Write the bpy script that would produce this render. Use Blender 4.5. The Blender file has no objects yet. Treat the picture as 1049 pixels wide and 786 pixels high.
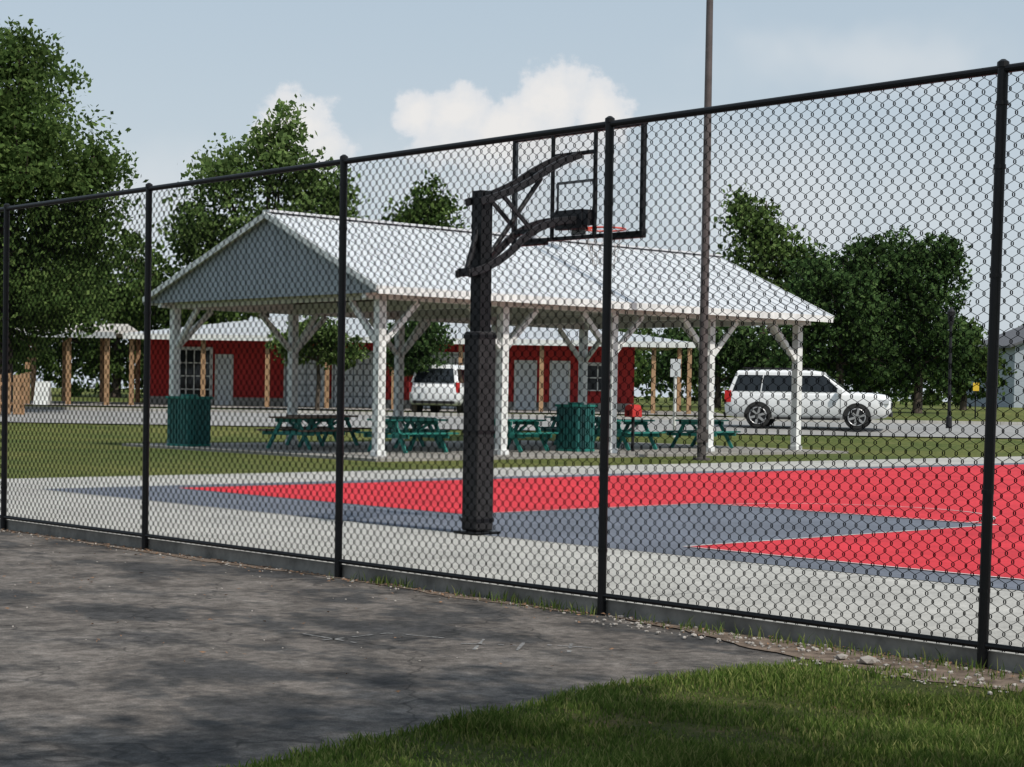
import bpy, bmesh, math, random
import numpy as np
from mathutils import Vector, Matrix
random.seed(3); np.random.seed(3)
SC=bpy.context.scene
COL=SC.collection
# court frame: local x = away from fence, local y = along the fence (leftwards)
ANG=math.atan2(.679,.734)
CF=Matrix.Translation((2.652,9.86,0))@Matrix.Rotation(ANG,4,'Z')
def cf(t,s,z=0): return CF@Vector((t,s,z))

# ---------------------------------------------------------------- materials
def new_mat(name):
    m=bpy.data.materials.new(name); m.use_nodes=True
    nt=m.node_tree; b=nt.nodes['Principled BSDF']; return m,nt,b
def noise(nt,scale,detail=6,rough=.6,coord='Object',stretch=None):
    tc=nt.nodes.new('ShaderNodeTexCoord'); n=nt.nodes.new('ShaderNodeTexNoise')
    n.inputs['Scale'].default_value=scale; n.inputs['Detail'].default_value=min(detail,5); n.inputs['Roughness'].default_value=rough
    if stretch:
        mp=nt.nodes.new('ShaderNodeMapping'); mp.inputs['Scale'].default_value=stretch
        nt.links.new(tc.outputs[coord],mp.inputs['Vector']); nt.links.new(mp.outputs[0],n.inputs['Vector'])
    else: nt.links.new(tc.outputs[coord],n.inputs['Vector'])
    return n
def ramp(nt,src,stops):
    r=nt.nodes.new('ShaderNodeValToRGB'); e=r.color_ramp.elements
    while len(e)<len(stops): e.new(.5)
    for i,(p,c) in enumerate(stops):
        e[i].position=p; e[i].color=(c[0],c[1],c[2],1) if hasattr(c,'__len__') else (c,c,c,1)
    nt.links.new(src,r.inputs[0]); return r
def mixc(nt,fac,a,b,typ='MIX'):
    m=nt.nodes.new('ShaderNodeMix'); m.data_type='RGBA'; m.blend_type=typ
    for sock,v in ((m.inputs[0],fac),(m.inputs[6],a),(m.inputs[7],b)):
        if isinstance(v,bpy.types.NodeSocket): nt.links.new(v,sock)
        elif hasattr(v,'__len__'): sock.default_value=(v[0],v[1],v[2],1)
        else: sock.default_value=v
    return m.outputs[2]
def mth(nt,op,a,b=0.0,c=0.0):
    m=nt.nodes.new('ShaderNodeMath'); m.operation=op
    for i,v in enumerate((a,b,c)):
        if isinstance(v,bpy.types.NodeSocket): nt.links.new(v,m.inputs[i])
        else: m.inputs[i].default_value=v
    return m.outputs[0]
def bump(nt,b,src,strength=.3,dist=.01):
    bp=nt.nodes.new('ShaderNodeBump'); bp.inputs['Strength'].default_value=strength; bp.inputs['Distance'].default_value=dist
    nt.links.new(src,bp.inputs['Height']); nt.links.new(bp.outputs[0],b.inputs['Normal'])
def simple(name,c,rough=.6,var=.15,scale=6,metal=0,bs=0.1,stretch=None,spec=.5):
    m,nt,b=new_mat(name); n=noise(nt,scale,4,.65,stretch=stretch)
    r=ramp(nt,n.outputs['Fac'],[(.3,[x*(1-var) for x in c]),(.7,[min(1,x*(1+var)) for x in c])])
    nt.links.new(r.outputs[0],b.inputs['Base Color']); b.inputs['Roughness'].default_value=rough; b.inputs['Metallic'].default_value=metal
    b.inputs['Specular IOR Level'].default_value=spec
    if bs: bump(nt,b,n.outputs['Fac'],bs,.01)
    return m
M={}
M['black']=simple('black_vinyl',(.006,.006,.007),.42,.2,20,bs=0,spec=.25)
m,nt,b=new_mat('black_wire'); nt.nodes.remove(b); b=nt.nodes.new('ShaderNodeBsdfDiffuse'); b.inputs[0].default_value=(.009,.009,.010,1); nt.links.new(b.outputs[0],nt.nodes['Material Output'].inputs[0]); M['wire']=m
M['pad']=simple('black_pad',(.020,.019,.020),.7,.55,9,bs=.3,spec=.3)
M['white']=simple('white_paint',(.68,.69,.68),.55,.18,3,bs=.08)
M['roof']=simple('metal_roof',(.56,.58,.60),.42,.10,1.2,bs=.02,stretch=(4,.5,.5))
M['barnroof']=simple('barn_roof',(.46,.48,.50),.5,.1,1.2,bs=.02)
M['tanroof']=simple('pale_roof',(.46,.43,.39),.7,.15,2)
M['gable']=simple('gable_siding',(.25,.285,.32),.6,.1,2,bs=.05)
M['under']=simple('ceiling_wood',(.13,.105,.08),.8,.3,4)
M['teal']=simple('teal_paint',(.012,.165,.135),.5,.25,5)
M['tealdark']=simple('teal_slats',(.009,.095,.088),.55,.3,5)
M['browntop']=simple('weathered_planks',(.15,.105,.075),.8,.3,7)
M['red']=simple('barn_red',(.44,.022,.020),.7,.18,2,stretch=(8,8,.6))
M['wood']=simple('cedar_post',(.36,.22,.12),.7,.2,4)
M['pole']=simple('pole_paint',(.085,.075,.072),.55,.25,3,spec=.3)
M['dark']=simple('dark_metal',(.014,.014,.016),.5,.2,4,spec=.3)
M['rim']=simple('orange_rim',(.70,.06,.02),.45,.1,6)
M['net']=simple('net_cord',(.5,.5,.48),.8,.1,6)
M['carwhite']=simple('car_paint',(.76,.77,.78),.22,.02,1,bs=0)
M['tire']=simple('tire',(.018,.018,.018),.8,.2,10)
M['alloy']=simple('alloy',(.45,.45,.46),.35,.1,5,metal=.6)
M['lightlens']=simple('lens',(.6,.62,.65),.1,.05,5,bs=0)
M['redlens']=simple('red_lens',(.5,.02,.02),.2,.05,5,bs=0)
M['bark']=simple('bark',(.085,.065,.05),.9,.35,8,bs=.6,stretch=(3,3,.6))
M['greyhouse']=simple('house_siding',(.34,.38,.43),.7,.1,2,stretch=(.4,.4,12))
M['shingle']=simple('shingles',(.10,.10,.11),.9,.25,6)
M['offwhite']=simple('door_white',(.62,.66,.70),.5,.08,3)
M['brick']=simple('stone_grey',(.3,.29,.27),.8,.2,5)
M['yellow']=simple('sign_yellow',(.7,.45,.03),.5,.1,5)
M['stone']=simple('gravel_stone',(.34,.31,.28),.85,.4,3)
M['litter']=simple('dead_leaves',(.20,.11,.06),.9,.5,9)
M['curb']=simple('curb_concrete',(.20,.19,.17),.9,.5,3,bs=.5)
M['chalk']=simple('chalk',(.20,.195,.19),.95,.45,12,bs=0)
m,nt,b=new_mat('window_glass'); b.inputs['Base Color'].default_value=(.012,.015,.018,1); b.inputs['Roughness'].default_value=.06
M['glass']=m
m,nt,b=new_mat('clear_board'); b.inputs['Base Color'].default_value=(.9,.95,.97,1); b.inputs['Roughness'].default_value=.05; b.inputs['Alpha'].default_value=.08
M['clear']=m

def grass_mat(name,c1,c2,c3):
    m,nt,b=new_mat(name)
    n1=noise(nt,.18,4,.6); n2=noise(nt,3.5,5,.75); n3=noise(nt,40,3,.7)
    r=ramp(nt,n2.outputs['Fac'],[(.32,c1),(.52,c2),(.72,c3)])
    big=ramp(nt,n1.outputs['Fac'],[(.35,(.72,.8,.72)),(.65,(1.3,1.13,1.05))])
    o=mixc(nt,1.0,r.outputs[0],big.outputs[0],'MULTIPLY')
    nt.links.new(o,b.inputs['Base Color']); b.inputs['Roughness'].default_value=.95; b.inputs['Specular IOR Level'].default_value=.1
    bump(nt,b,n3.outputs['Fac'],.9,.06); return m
M['ground']=grass_mat('grass_ground',(.075,.105,.032),(.14,.17,.055),(.24,.23,.11))
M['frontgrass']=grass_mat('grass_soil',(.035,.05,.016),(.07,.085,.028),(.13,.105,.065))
# asphalt
m,nt,b=new_mat('asphalt')
n1=noise(nt,.55,5,.70,stretch=(1.3,.8,1)); n2=noise(nt,2.6,5,.75); n3=noise(nt,120,3,.75); n4=noise(nt,1.1,3,.7); n5=noise(nt,14,5,.75)
r1=ramp(nt,n1.outputs['Fac'],[(.34,(.036,.035,.036)),(.44,(.056,.053,.051)),(.50,(.120,.104,.092)),(.56,(.145,.128,.114)),(.62,(.072,.066,.062)),(.72,(.044,.042,.043))])
r2=ramp(nt,n2.outputs['Fac'],[(.34,.55),(.5,1.0),(.68,1.45)])
r3=ramp(nt,n3.outputs['Fac'],[(.3,.6),(.7,1.4)])
r5=ramp(nt,n5.outputs['Fac'],[(.36,.68),(.64,1.32)])
o=mixc(nt,1,r1.outputs[0],r2.outputs[0],'MULTIPLY'); o=mixc(nt,1,o,r3.outputs[0],'MULTIPLY'); o=mixc(nt,1,o,r5.outputs[0],'MULTIPLY')
vo=nt.nodes.new('ShaderNodeTexVoronoi'); vo.feature='DISTANCE_TO_EDGE'; vo.inputs['Scale'].default_value=.45
tc=nt.nodes.new('ShaderNodeTexCoord'); ad=nt.nodes.new('ShaderNodeVectorMath'); ad.operation='MULTIPLY_ADD'
nt.links.new(n4.outputs['Color'],ad.inputs[0]); ad.inputs[1].default_value=(1.3,1.3,1.3); nt.links.new(tc.outputs['Object'],ad.inputs[2])
nt.links.new(ad.outputs[0],vo.inputs['Vector'])
cr=ramp(nt,vo.outputs['Distance'],[(.002,.5),(.009,1)])
o=mixc(nt,1,o,cr.outputs[0],'MULTIPLY')
nt.links.new(o,b.inputs['Base Color']); b.inputs['Roughness'].default_value=.9; b.inputs['Specular IOR Level'].default_value=.25
bump(nt,b,n3.outputs['Fac'],.7,.008); M['asphalt']=m
def concrete(name,base,jx=3.0,jy=3.0):
    m,nt,b=new_mat(name)
    n1=noise(nt,.6,5,.65); n2=noise(nt,30,4,.7); n5=noise(nt,5,5,.7)
    r1=ramp(nt,n1.outputs['Fac'],[(.3,[x*.80 for x in base]),(.7,[x*1.14 for x in base])])
    r2=ramp(nt,n2.outputs['Fac'],[(.3,.8),(.7,1.12)]); r5=ramp(nt,n5.outputs['Fac'],[(.35,.8),(.6,1.05)])
    o=mixc(nt,1,r1.outputs[0],r2.outputs[0],'MULTIPLY'); o=mixc(nt,1,o,r5.outputs[0],'MULTIPLY')
    tc=nt.nodes.new('ShaderNodeTexCoord'); sp=nt.nodes.new('ShaderNodeSeparateXYZ'); nt.links.new(tc.outputs['Object'],sp.inputs[0])
    ax=mth(nt,'PINGPONG',sp.outputs[0],jx/2); ay=mth(nt,'PINGPONG',sp.outputs[1],jy/2)
    mn=mth(nt,'MINIMUM',ax,ay); rj=ramp(nt,mn,[(.006,.45),(.016,1)])
    o=mixc(nt,1,o,rj.outputs[0],'MULTIPLY')
    nt.links.new(o,b.inputs['Base Color']); b.inputs['Roughness'].default_value=.85
    bump(nt,b,n2.outputs['Fac'],.25,.005); return m
M['concrete']=concrete('concrete',(.44,.425,.39))
M['pad_conc']=concrete('pavilion_concrete',(.30,.285,.26),3.5,4)
M['road']=simple('old_road',(.27,.265,.255),.9,.18,1.2)
def courtmat(name,c):
    m,nt,b=new_mat(name); n1=noise(nt,.7,5,.65); n2=noise(nt,9,5,.7)
    r=ramp(nt,n1.outputs['Fac'],[(.35,[x*.85 for x in c]),(.65,[x*1.14 for x in c])]); r2=ramp(nt,n2.outputs['Fac'],[(.3,.86),(.7,1.12)])
    o=mixc(nt,1,r.outputs[0],r2.outputs[0],'MULTIPLY'); nt.links.new(o,b.inputs['Base Color']); b.inputs['Roughness'].default_value=.75; b.inputs['Specular IOR Level'].default_value=.15
    return m
M['courtred']=courtmat('court_red',(.56,.034,.046))
M['courtgrey']=courtmat('court_slate',(.135,.148,.178))
M['line']=simple('court_line',(.60,.56,.54),.6,.3,5,bs=0)
M['dirt']=simple('dirt',(.15,.115,.09),.95,.55,9,bs=.8,spec=.1)

def leafmat(name,c1,c2,c3,tr=.25):
    m,nt,b=new_mat(name); nt.nodes.remove(b)
    b=nt.nodes.new('ShaderNodeBsdfDiffuse')
    g=nt.nodes.new('ShaderNodeNewGeometry'); n1=noise(nt,.55,2,.5)
    r=ramp(nt,g.outputs['Random Per Island'],[(0,c1),(.6,c2),(1,c3)])
    big=ramp(nt,n1.outputs['Fac'],[(.35,.65),(.65,1.35)])
    o=mixc(nt,1,r.outputs[0],big.outputs[0],'MULTIPLY'); nt.links.new(o,b.inputs[0])
    t=nt.nodes.new('ShaderNodeBsdfTranslucent'); nt.links.new(o,t.inputs[0]); mx=nt.nodes.new('ShaderNodeMixShader'); mx.inputs[0].default_value=tr
    nt.links.new(b.outputs[0],mx.inputs[1]); nt.links.new(t.outputs[0],mx.inputs[2])
    nt.links.new(mx.outputs[0],nt.nodes['Material Output'].inputs[0]); return m
M['leafA']=leafmat('leaves_dark',(.050,.085,.026),(.085,.138,.040),(.15,.21,.066),.38)
M['leafB']=leafmat('leaves_light',(.07,.118,.036),(.12,.18,.058),(.19,.26,.092),.38)
M['leafC']=leafmat('leaves_deep',(.042,.078,.028),(.070,.126,.044),(.11,.17,.060),.35)
M['blade']=leafmat('grass_blades',(.06,.105,.02),(.12,.175,.04),(.27,.27,.10),.35)

# ---------------------------------------------------------------- mesh helpers
def finish(o,mat,parent=None,smooth=False):
    if mat is not None:
        o.data.materials.append(mat if not isinstance(mat,str) else M[mat])
    COL.objects.link(o)
    if parent is not None: o.parent=parent
    if smooth:
        for p in o.data.polygons: p.use_smooth=True
    return o
def mesh(name,v,f,mat,parent=None,smooth=False,mw=None):
    me=bpy.data.meshes.new(name); me.from_pydata(v,[],f); me.update()
    o=bpy.data.objects.new(name,me); finish(o,mat,parent,smooth)
    if mw is not None: o.matrix_world=mw
    return o
def empty(name,mw=None):
    e=bpy.data.objects.new(name,None); COL.objects.link(e); e.empty_display_size=.2
    if mw is not None: e.matrix_world=mw
    return e
class Bld:
    def __init__(s): s.v=[]; s.f=[]
    def add(s,v,f):
        o=len(s.v); s.v+= [tuple(p) for p in v]; s.f+=[tuple(i+o for i in q) for q in f]
    def box(s,x0,x1,y0,y1,z0,z1):
        s.add([(x0,y0,z0),(x1,y0,z0),(x1,y1,z0),(x0,y1,z0),(x0,y0,z1),(x1,y0,z1),(x1,y1,z1),(x0,y1,z1)],
              [(3,2,1,0),(4,5,6,7),(0,1,5,4),(1,2,6,5),(2,3,7,6),(3,0,4,7)])
    def beam(s,a,b,w,h,up=(0,0,1)):
        a=Vector(a);b=Vector(b);d=(b-a).normalized(); up=Vector(up)
        if abs(d.dot(up))>.98: up=Vector((0,1,0))
        r=d.cross(up).normalized(); u=r.cross(d)
        v=[]
        for p in (a,b):
            for sx,sz in ((-1,-1),(1,-1),(1,1),(-1,1)): v.append(p+r*(sx*w/2)+u*(sz*h/2))
        s.add(v,[(0,1,2,3),(7,6,5,4),(0,4,5,1),(1,5,6,2),(2,6,7,3),(3,7,4,0)])
    def tube(s,pts,rad,n=8,cap=True):
        pts=[Vector(p) for p in pts]; rad=rad if hasattr(rad,'__len__') else [rad]*len(pts)
        v=[];f=[]
        ref=None
        for i,p in enumerate(pts):
            d=(pts[min(i+1,len(pts)-1)]-pts[max(i-1,0)]).normalized()
            if ref is None:
                ref=Vector((0,0,1)) if abs(d.z)<.9 else Vector((1,0,0))
            r=d.cross(ref).normalized(); u=r.cross(d)
            for k in range(n):
                a=2*math.pi*k/n; v.append(p+r*(rad[i]*math.cos(a))+u*(rad[i]*math.sin(a)))
        for i in range(len(pts)-1):
            for k in range(n):
                k2=(k+1)%n; f.append((i*n+k,i*n+k2,(i+1)*n+k2,(i+1)*n+k))
        if cap: f.append(tuple(range(n))[::-1]); f.append(tuple((len(pts)-1)*n+k for k in range(n)))
        s.add(v,f)
    def obj(s,name,mat,parent=None,smooth=False,bev=0,mw=None):
        o=mesh(name,s.v,s.f,mat,parent,smooth,mw)
        bm=bmesh.new(); bm.from_mesh(o.data); bmesh.ops.recalc_face_normals(bm,faces=bm.faces); bm.to_mesh(o.data); bm.free()
        if smooth:
            for p in o.data.polygons: p.use_smooth=True
        if bev:
            md=o.modifiers.new('bevel','BEVEL'); md.width=bev; md.segments=2; md.limit_method='ANGLE'
        return o

# ---------------------------------------------------------------- terrain
def rise(Y):
    a=np.clip((Y-51)/8,0,1); return a*a*(3-2*a)*.45+np.clip(Y-58,0,50)*.013
def H(x,y):
    dx=x-2.652; dy=y-9.86; t=dx*.734+dy*.679
    a=np.clip(t/.6,0,1); a=a*a*(3-2*a)
    return -.13+a*.11+rise(y)
def Hs(x,y): return float(H(np.array(float(x)),np.array(float(y))))
ss=np.concatenate([[-700,-400,-200,-120,-80],np.arange(-60,121,1.5),[140,170,220,300,450,700]])
tt=np.concatenate([[-400,-200,-100,-50,-20,-5,-1],np.arange(0,.61,.1),np.arange(1.5,121,1.5),[140,170,220,300,450,900]])
S,T=np.meshgrid(ss,tt)
WX=2.652+T*.734-S*.679; WY=9.86+T*.679+S*.734
WZ=H(WX,WY)
v=np.stack([WX.ravel(),WY.ravel(),WZ.ravel()],1).tolist(); nx=len(ss)
f=[(i*nx+j,i*nx+j+1,(i+1)*nx+j+1,(i+1)*nx+j) for i in range(len(tt)-1) for j in range(nx-1)]
o=mesh('ground',v,f,'ground',smooth=True)
o.data.flip_normals()

def noisy(pts,step=.12,amp=.04,noisy_edges=None):
    out=[];n=len(pts)
    for i in range(n):
        a=Vector(pts[i]);b=Vector(pts[(i+1)%n]); L=(b-a).length
        out.append(a.copy())
        if noisy_edges is None or i in noisy_edges:
            k=int(L/step); d=(b-a).normalized() if L else Vector((1,0)); nn=Vector((-d.y,d.x)); ph=random.random()*10
            for j in range(1,k):
                q=a+(b-a)*j/k; q+=nn*(amp*(random.uniform(-1,1)*.6+math.sin(j*.7+ph)*.5+math.sin(j*.23+ph)*.7)*min(1,j/3,(k-j)/3)); out.append(q)
    return out
def sheet(name,pts,z,mat,mw=None,thick=0):
    bm=bmesh.new(); vs=[bm.verts.new((p[0],p[1],z)) for p in pts]; fc=bm.faces.new(vs)
    fc.normal_update()
    if fc.normal.z<0: fc.normal_flip()
    if thick:
        bmesh.ops.extrude_face_region(bm,geom=[fc])
        for vtx in vs: vtx.co.z-=thick
        bmesh.ops.recalc_face_normals(bm,faces=bm.faces)
    bmesh.ops.triangulate(bm,faces=[f_ for f_ in bm.faces if len(f_.verts)>4])
    me=bpy.data.meshes.new(name); bm.to_mesh(me); bm.free(); o=bpy.data.objects.new(name,me); finish(o,mat)
    if mw is not None: o.matrix_world=mw
    return o
ZA=-.09
sheet('asphalt_lot',[(-30,-20),(.04,-20),(.04,60),(-30,60)],ZA,'asphalt',CF)
sheet('concrete_slab',[(.06,-25),(60,-25),(60,19.5),(.06,19.5)],0,'concrete',CF,thick=.3)
B=Bld(); B.box(.036,.058,-20,45,-.2,.012); o=B.obj('concrete_curb','curb',mw=CF)
sheet('court_surface',[(3.1,-1.4),(31,-1.4),(31,16.75),(3.1,16.75)],.004,'courtgrey',CF)
sheet('court_red_paint',[(4.9,9.95),(9.05,9.95),(9.05,5.6),(3.75,5.6),(3.75,-.6),(30,-.6),(30,16.1),(4.9,16.1)],.008,'courtred',CF)
B=Bld()
def strip(x0,x1,y0,y1): B.add([(x0,y0,.012),(x1,y0,.012),(x1,y1,.012),(x0,y1,.012)],[(0,1,2,3)])
w=.04
strip(3.75,3.75+w,-.6,5.57); strip(3.75,9.1,5.57,5.57+w); strip(9.05,9.05+w,5.62,9.95); strip(4.9,9.1,9.95,9.95+w)
strip(3.8,30,-.6,-.56)
def arc(cx,cy,r,a0,a1,n=40):
    v=[];f=[]
    for i in range(n+1):
        a=a0+(a1-a0)*i/n
        v+=[(cx+r*math.cos(a),cy+r*math.sin(a),.012),(cx+(r+w)*math.cos(a),cy+(r+w)*math.sin(a),.012)]
        if i<n: f.append((2*i,2*i+1,2*i+3,2*i+2))
    B.add(v,f)
arc(9.12,7.8,1.8,-math.pi/2,math.pi/2)
B.obj('court_lines','line',mw=CF)
gp=[(-1.03,6.97),(-.26,7.99),(.60,9.16),(1.50,9.81),(1.86,10.50)]
poly=gp+[(2.58,9.80),(2.58+.679*22,9.80-.734*22),(16,-14),(-7,-14),(-6,1),(-3.0,5.0)]
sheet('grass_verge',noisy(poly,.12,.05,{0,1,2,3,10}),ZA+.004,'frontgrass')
ds=[(-.0,3.0),(-.14,2.4),(-.28,1.7),(-.52,.9),(-.65,.2),(-.55,-.6),(-.65,-2),(-.6,-5),(-.6,-14),(-.0,-14)]
sheet('dirt_strip',noisy(ds,.1,.05,{1,2,3,4,5,6,7}),ZA+.008,'dirt',CF)
ds=[(.0,30),(-.12,30),(-.12,14),(-.06,10),(-.16,8),(-.06,6),(-.14,4),(-.08,3.1),(-.0,3.1)]
sheet('dirt_edge',noisy(ds,.12,.04,{2,3,4,5,6}),ZA+.0045,'dirt',CF)
# faint chalk marks on the asphalt
B=Bld()
for (x0,y0_,x1,y1_) in [(-1.15,10.55,-.75,10.95),(-.75,10.95,-.35,10.75),(-.2,10.3,-.15,10.75),(-.32,10.55,.05,10.5),(.05,10.3,.1,10.7),(.35,10.25,.38,10.65),(-1.3,10.9,-.9,10.5),(.2,10.55,.5,10.45)]:
    a=Vector((x0,y0_,0));b_=Vector((x1,y1_,0)); d=(b_-a).normalized(); q=Vector((-d.y,d.x,0))*.012; k=10
    for i in range(k):
        if random.random()<.25: continue
        p0=a.lerp(b_,i/k); p1=a.lerp(b_,(i+.9)/k); r1_=random.uniform(.5,1.2)
        B.add([(c.x,c.y,ZA+.004) for c in (p0-q*r1_,p1-q*r1_,p1+q*r1_,p0+q*r1_)],[(0,1,2,3)])
B.obj('chalk_marks','chalk')
def chunkmesh(name,items,mat):
    v=[];f=[]
    for (x,y,z,r) in items:
        o=len(v); bm=bmesh.new(); bmesh.ops.create_icosphere(bm,subdivisions=1,radius=r)
        sc=(random.uniform(.7,1.3),random.uniform(.7,1.3),random.uniform(.4,.8))
        for q in bm.verts: v.append((x+q.co.x*sc[0]*random.uniform(.8,1.2),y+q.co.y*sc[1]*random.uniform(.8,1.2),z+q.co.z*sc[2]))
        for q in bm.faces: f.append(tuple(o+i.index for i in q.verts))
        bm.free()
    mesh(name,v,f,mat)
it=[]
for i in range(560):
    s=random.uniform(-3,2.8); t=-random.uniform(.0,.75)*(1 if s<1.0 else .6); p=cf(t,s); it.append((p.x,p.y,ZA+.012,random.choice([.005,.007,.010,.016])))
for i in range(260):
    s=random.uniform(2.3,14); t=-abs(random.gauss(.03,.1)); p=cf(t,s); it.append((p.x,p.y,ZA+.006,random.choice([.005,.007,.010,.013])))
for i in range(90):
    p=cf(-random.uniform(.2,4),random.uniform(2,13)); it.append((p.x,p.y,ZA+.003,random.choice([.005,.008])))
it+=[(2.02,9.95,-.06,.045),(1.9,10.1,-.065,.03)]
chunkmesh('gravel',it,'stone')
v=[];f=[]
for i in range(1100):
    if random.random()<.65: s=random.uniform(-2,13); t=-abs(random.gauss(.02,.12))
    else: s=random.uniform(-1,13); t=-random.uniform(.1,3.5)
    if random.random()<.5 and t<-.5: continue
    p=cf(min(t,.02),s); a=random.uniform(0,6.28); r=random.uniform(.008,.022); z=ZA+(.015 if s<3.1 else .008)
    o_=len(v)
    for k in range(4):
        aa=a+k*math.pi/2; rr=r*(1 if k%2 else .5); v.append((p.x+rr*math.cos(aa),p.y+rr*math.sin(aa),z+random.uniform(0,.012)))
    f.append((o_,o_+1,o_+2,o_+3))
mesh('dead_leaves',v,f,'litter')

def in_poly(x,y,P):
    c=False;j=len(P)-1
    for i in range(len(P)):
        if ((P[i][1]>y)!=(P[j][1]>y)) and (x<(P[j][0]-P[i][0])*(y-P[i][1])/(P[j][1]-P[i][1])+P[i][0]): c=not c
        j=i
    return c
v=[];f=[]
def blade(x,y,z,h,wd=.004):
    a=random.uniform(0,6.28); lx,ly=math.cos(a),math.sin(a); b2=random.uniform(0,6.28); k=h*random.uniform(.1,.8)
    o=len(v); mx,my=x+math.cos(b2)*k*.35,y+math.sin(b2)*k*.35
    v.extend([(x-lx*wd,y-ly*wd,z),(x+lx*wd,y+ly*wd,z),(mx+lx*wd*.8,my+ly*wd*.8,z+h*.6),(mx-lx*wd*.8,my-ly*wd*.8,z+h*.6),(x+math.cos(b2)*k,y+math.sin(b2)*k,z+h)])
    f.extend([(o,o+1,o+2,o+3),(o+3,o+2,o+4)])
cnt=0
while cnt<72000:
    y=6.0+ (random.random()**1.3)*6; x=random.uniform(-2.5,4.6)
    if not in_poly(x,y,poly): continue
    dx=x-2.652;dy=y-9.86; t=dx*.734+dy*.679
    if t>-.5 and random.random()>.06: continue
    den=.5+.5*math.sin(x*3.1+math.sin(y*2.3)*1.5)*math.sin(y*3.7+x)
    if random.random()>.18+.82*den: continue
    if t>-1.0 and random.random()<.45: continue
    blade(x,y,ZA,random.uniform(.02,.06)*(.45+.95*den)); cnt+=1
for i in range(620):
    c=random.choice([(.3,-.1),(1.1,-.12),(2.0,-.1),(3.4,-.06),(4.0,-.03),(-1,-.1),(-.4,-.2),(5.3,-.03)])
    p=cf(min(.03,c[1]-random.gauss(0,.05)),c[0]+random.gauss(0,.28)); blade(p.x,p.y,ZA,random.uniform(.03,.10),.004)
mesh('grass',v,f,'blade')

# ---------------------------------------------------------------- fence
fence=empty('chain_link_fence',CF)
posts=[-11.9,-8.9,-5.95,-2.98,0,2.98,5.93,8.87,11.65,14.6,17.6,20.6,23.6]
B=Bld()
ZT=3.235
for s in posts:
    ln=-.035 if s==0 else 0    # the right-hand post leans a little
    B.tube([(0,s-ln*.6,-.3),(0,s+ln,ZT+.012)],.030,14)
    B.tube([(0,s+ln,ZT+.01),(0,s+ln,ZT+.04),(0,s+ln,ZT+.055)],[.035,.033,.012],14)
    for z in (.35,.9,1.5,2.1,2.7,3.05): B.tube([(0,s+ln*(z/3.2*1.6-.6),z-.012),(0,s+ln*(z/3.2*1.6-.6),z+.012)],.0345,12)
B.obj('posts','black',fence,smooth=False)
B=Bld(); B.tube([(0,-12,ZT),(0,23.7,ZT)],.024,12); B.tube([(.0,-12,.045),(.0,23.7,.045)],.018,10)
B.obj('rails','black',fence)
p=.0425; h=.045; z0=.025; NL=int((ZT-z0)/h); y0=-12; NW=int(35.6/p); rw=.0040
j=np.arange(NL+1)
K=np.arange(NW)[:,None]; J=j[None,:]
right=((J+K)%2==1)
yc=y0+(K+right)*p
yy=yc+np.where(right,.004,-.004)
xx=np.where(right,.030,.037)*np.ones_like(yy)
zz=(z0+J*h)*np.ones_like(yy)
jit=(np.random.rand(NW,1)-.5)*.005+.006*np.sin(J*.13+K*.05)
hook=.008
Pa=np.stack([xx,yy+jit,zz-hook],-1); Pb=np.stack([xx,yy+jit,zz+hook],-1)
P=np.stack([Pa,Pb],2).reshape(NW,-1,3)
npt=P.shape[1]
offs=np.array([[math.cos(a)*rw,math.sin(a)*rw,0] for a in (0.5,0.5+2.094,0.5+4.189)])
V=(P[:,:,None,:]+offs[None,None]).reshape(-1,3)
base=(np.arange(NW)[:,None]*npt+np.arange(npt-1)[None,:]).ravel()*3
F=[]
for k in range(3):
    k2=(k+1)%3; F.append(np.stack([base+k,base+k2,base+3+k2,base+3+k],1))
F=np.concatenate(F)
me=bpy.data.meshes.new('woven_wire'); me.vertices.add(len(V)); me.vertices.foreach_set('co',V.ravel())
me.loops.add(F.size); me.loops.foreach_set('vertex_index',F.ravel().astype(np.int32))
me.polygons.add(len(F)); me.polygons.foreach_set('loop_start',np.arange(0,F.size,4,dtype=np.int32))
me.update(calc_edges=True)
o=bpy.data.objects.new('woven_wire',me); finish(o,'wire',fence)

# ---------------------------------------------------------------- basketball hoop
hoop=empty('basketball_hoop',CF@Matrix.Translation((3.16,7.81,0)))
B=Bld(); B.box(-.075,.075,-.075,.075,.0,3.42); B.box(-.17,.17,-.17,.17,.006,.03); B.obj('pole','black',hoop,bev=.008)
B=Bld(); B.box(-.115,.115,-.115,.115,.035,2.02); B.obj('pad','pad',hoop,bev=.02)
B=Bld()
for z in (.12,1.0,1.95): B.box(-.119,.119,-.119,.119,z,z+.04)
B.obj('pad_straps','black',hoop,bev=.004)
B=Bld()
e=1.32; zb=3.03; zt=4.17; hw=.97
def curve(p0,p1,p2,w_,h_,n=7):
    pr=Vector(p0)
    for i in range(1,n+1):
        t=i/n; q=Vector(p0)*(1-t)**2+Vector(p1)*2*t*(1-t)+Vector(p2)*t*t
        B.beam(pr,q+(q-pr).normalized()*.01,w_,h_); pr=q
for sy in (-.11,.11):
    curve((-.12,sy,3.30),(.35,sy,3.44),(.62,sy,3.60),.028,.075); curve((.62,sy,3.60),(.95,sy,3.80),(e-.06,sy,3.90),.028,.075)
    curve((-.25,sy*.8,2.58),(.15,sy,2.68),(.45,sy,2.96),.028,.075); curve((.45,sy,2.96),(.8,sy,3.22),(e-.05,sy,3.22),.028,.075)
    B.beam((.18,sy,3.38),(.6,sy,3.05),.02,.045)
B.beam((-.2,-.11,2.60),(-.2,.11,2.60),.05,.08); B.beam((.55,-.13,3.05),(.55,.13,3.05),.04,.05); B.beam((.75,-.13,3.66),(.75,.13,3.66),.04,.05)
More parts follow.
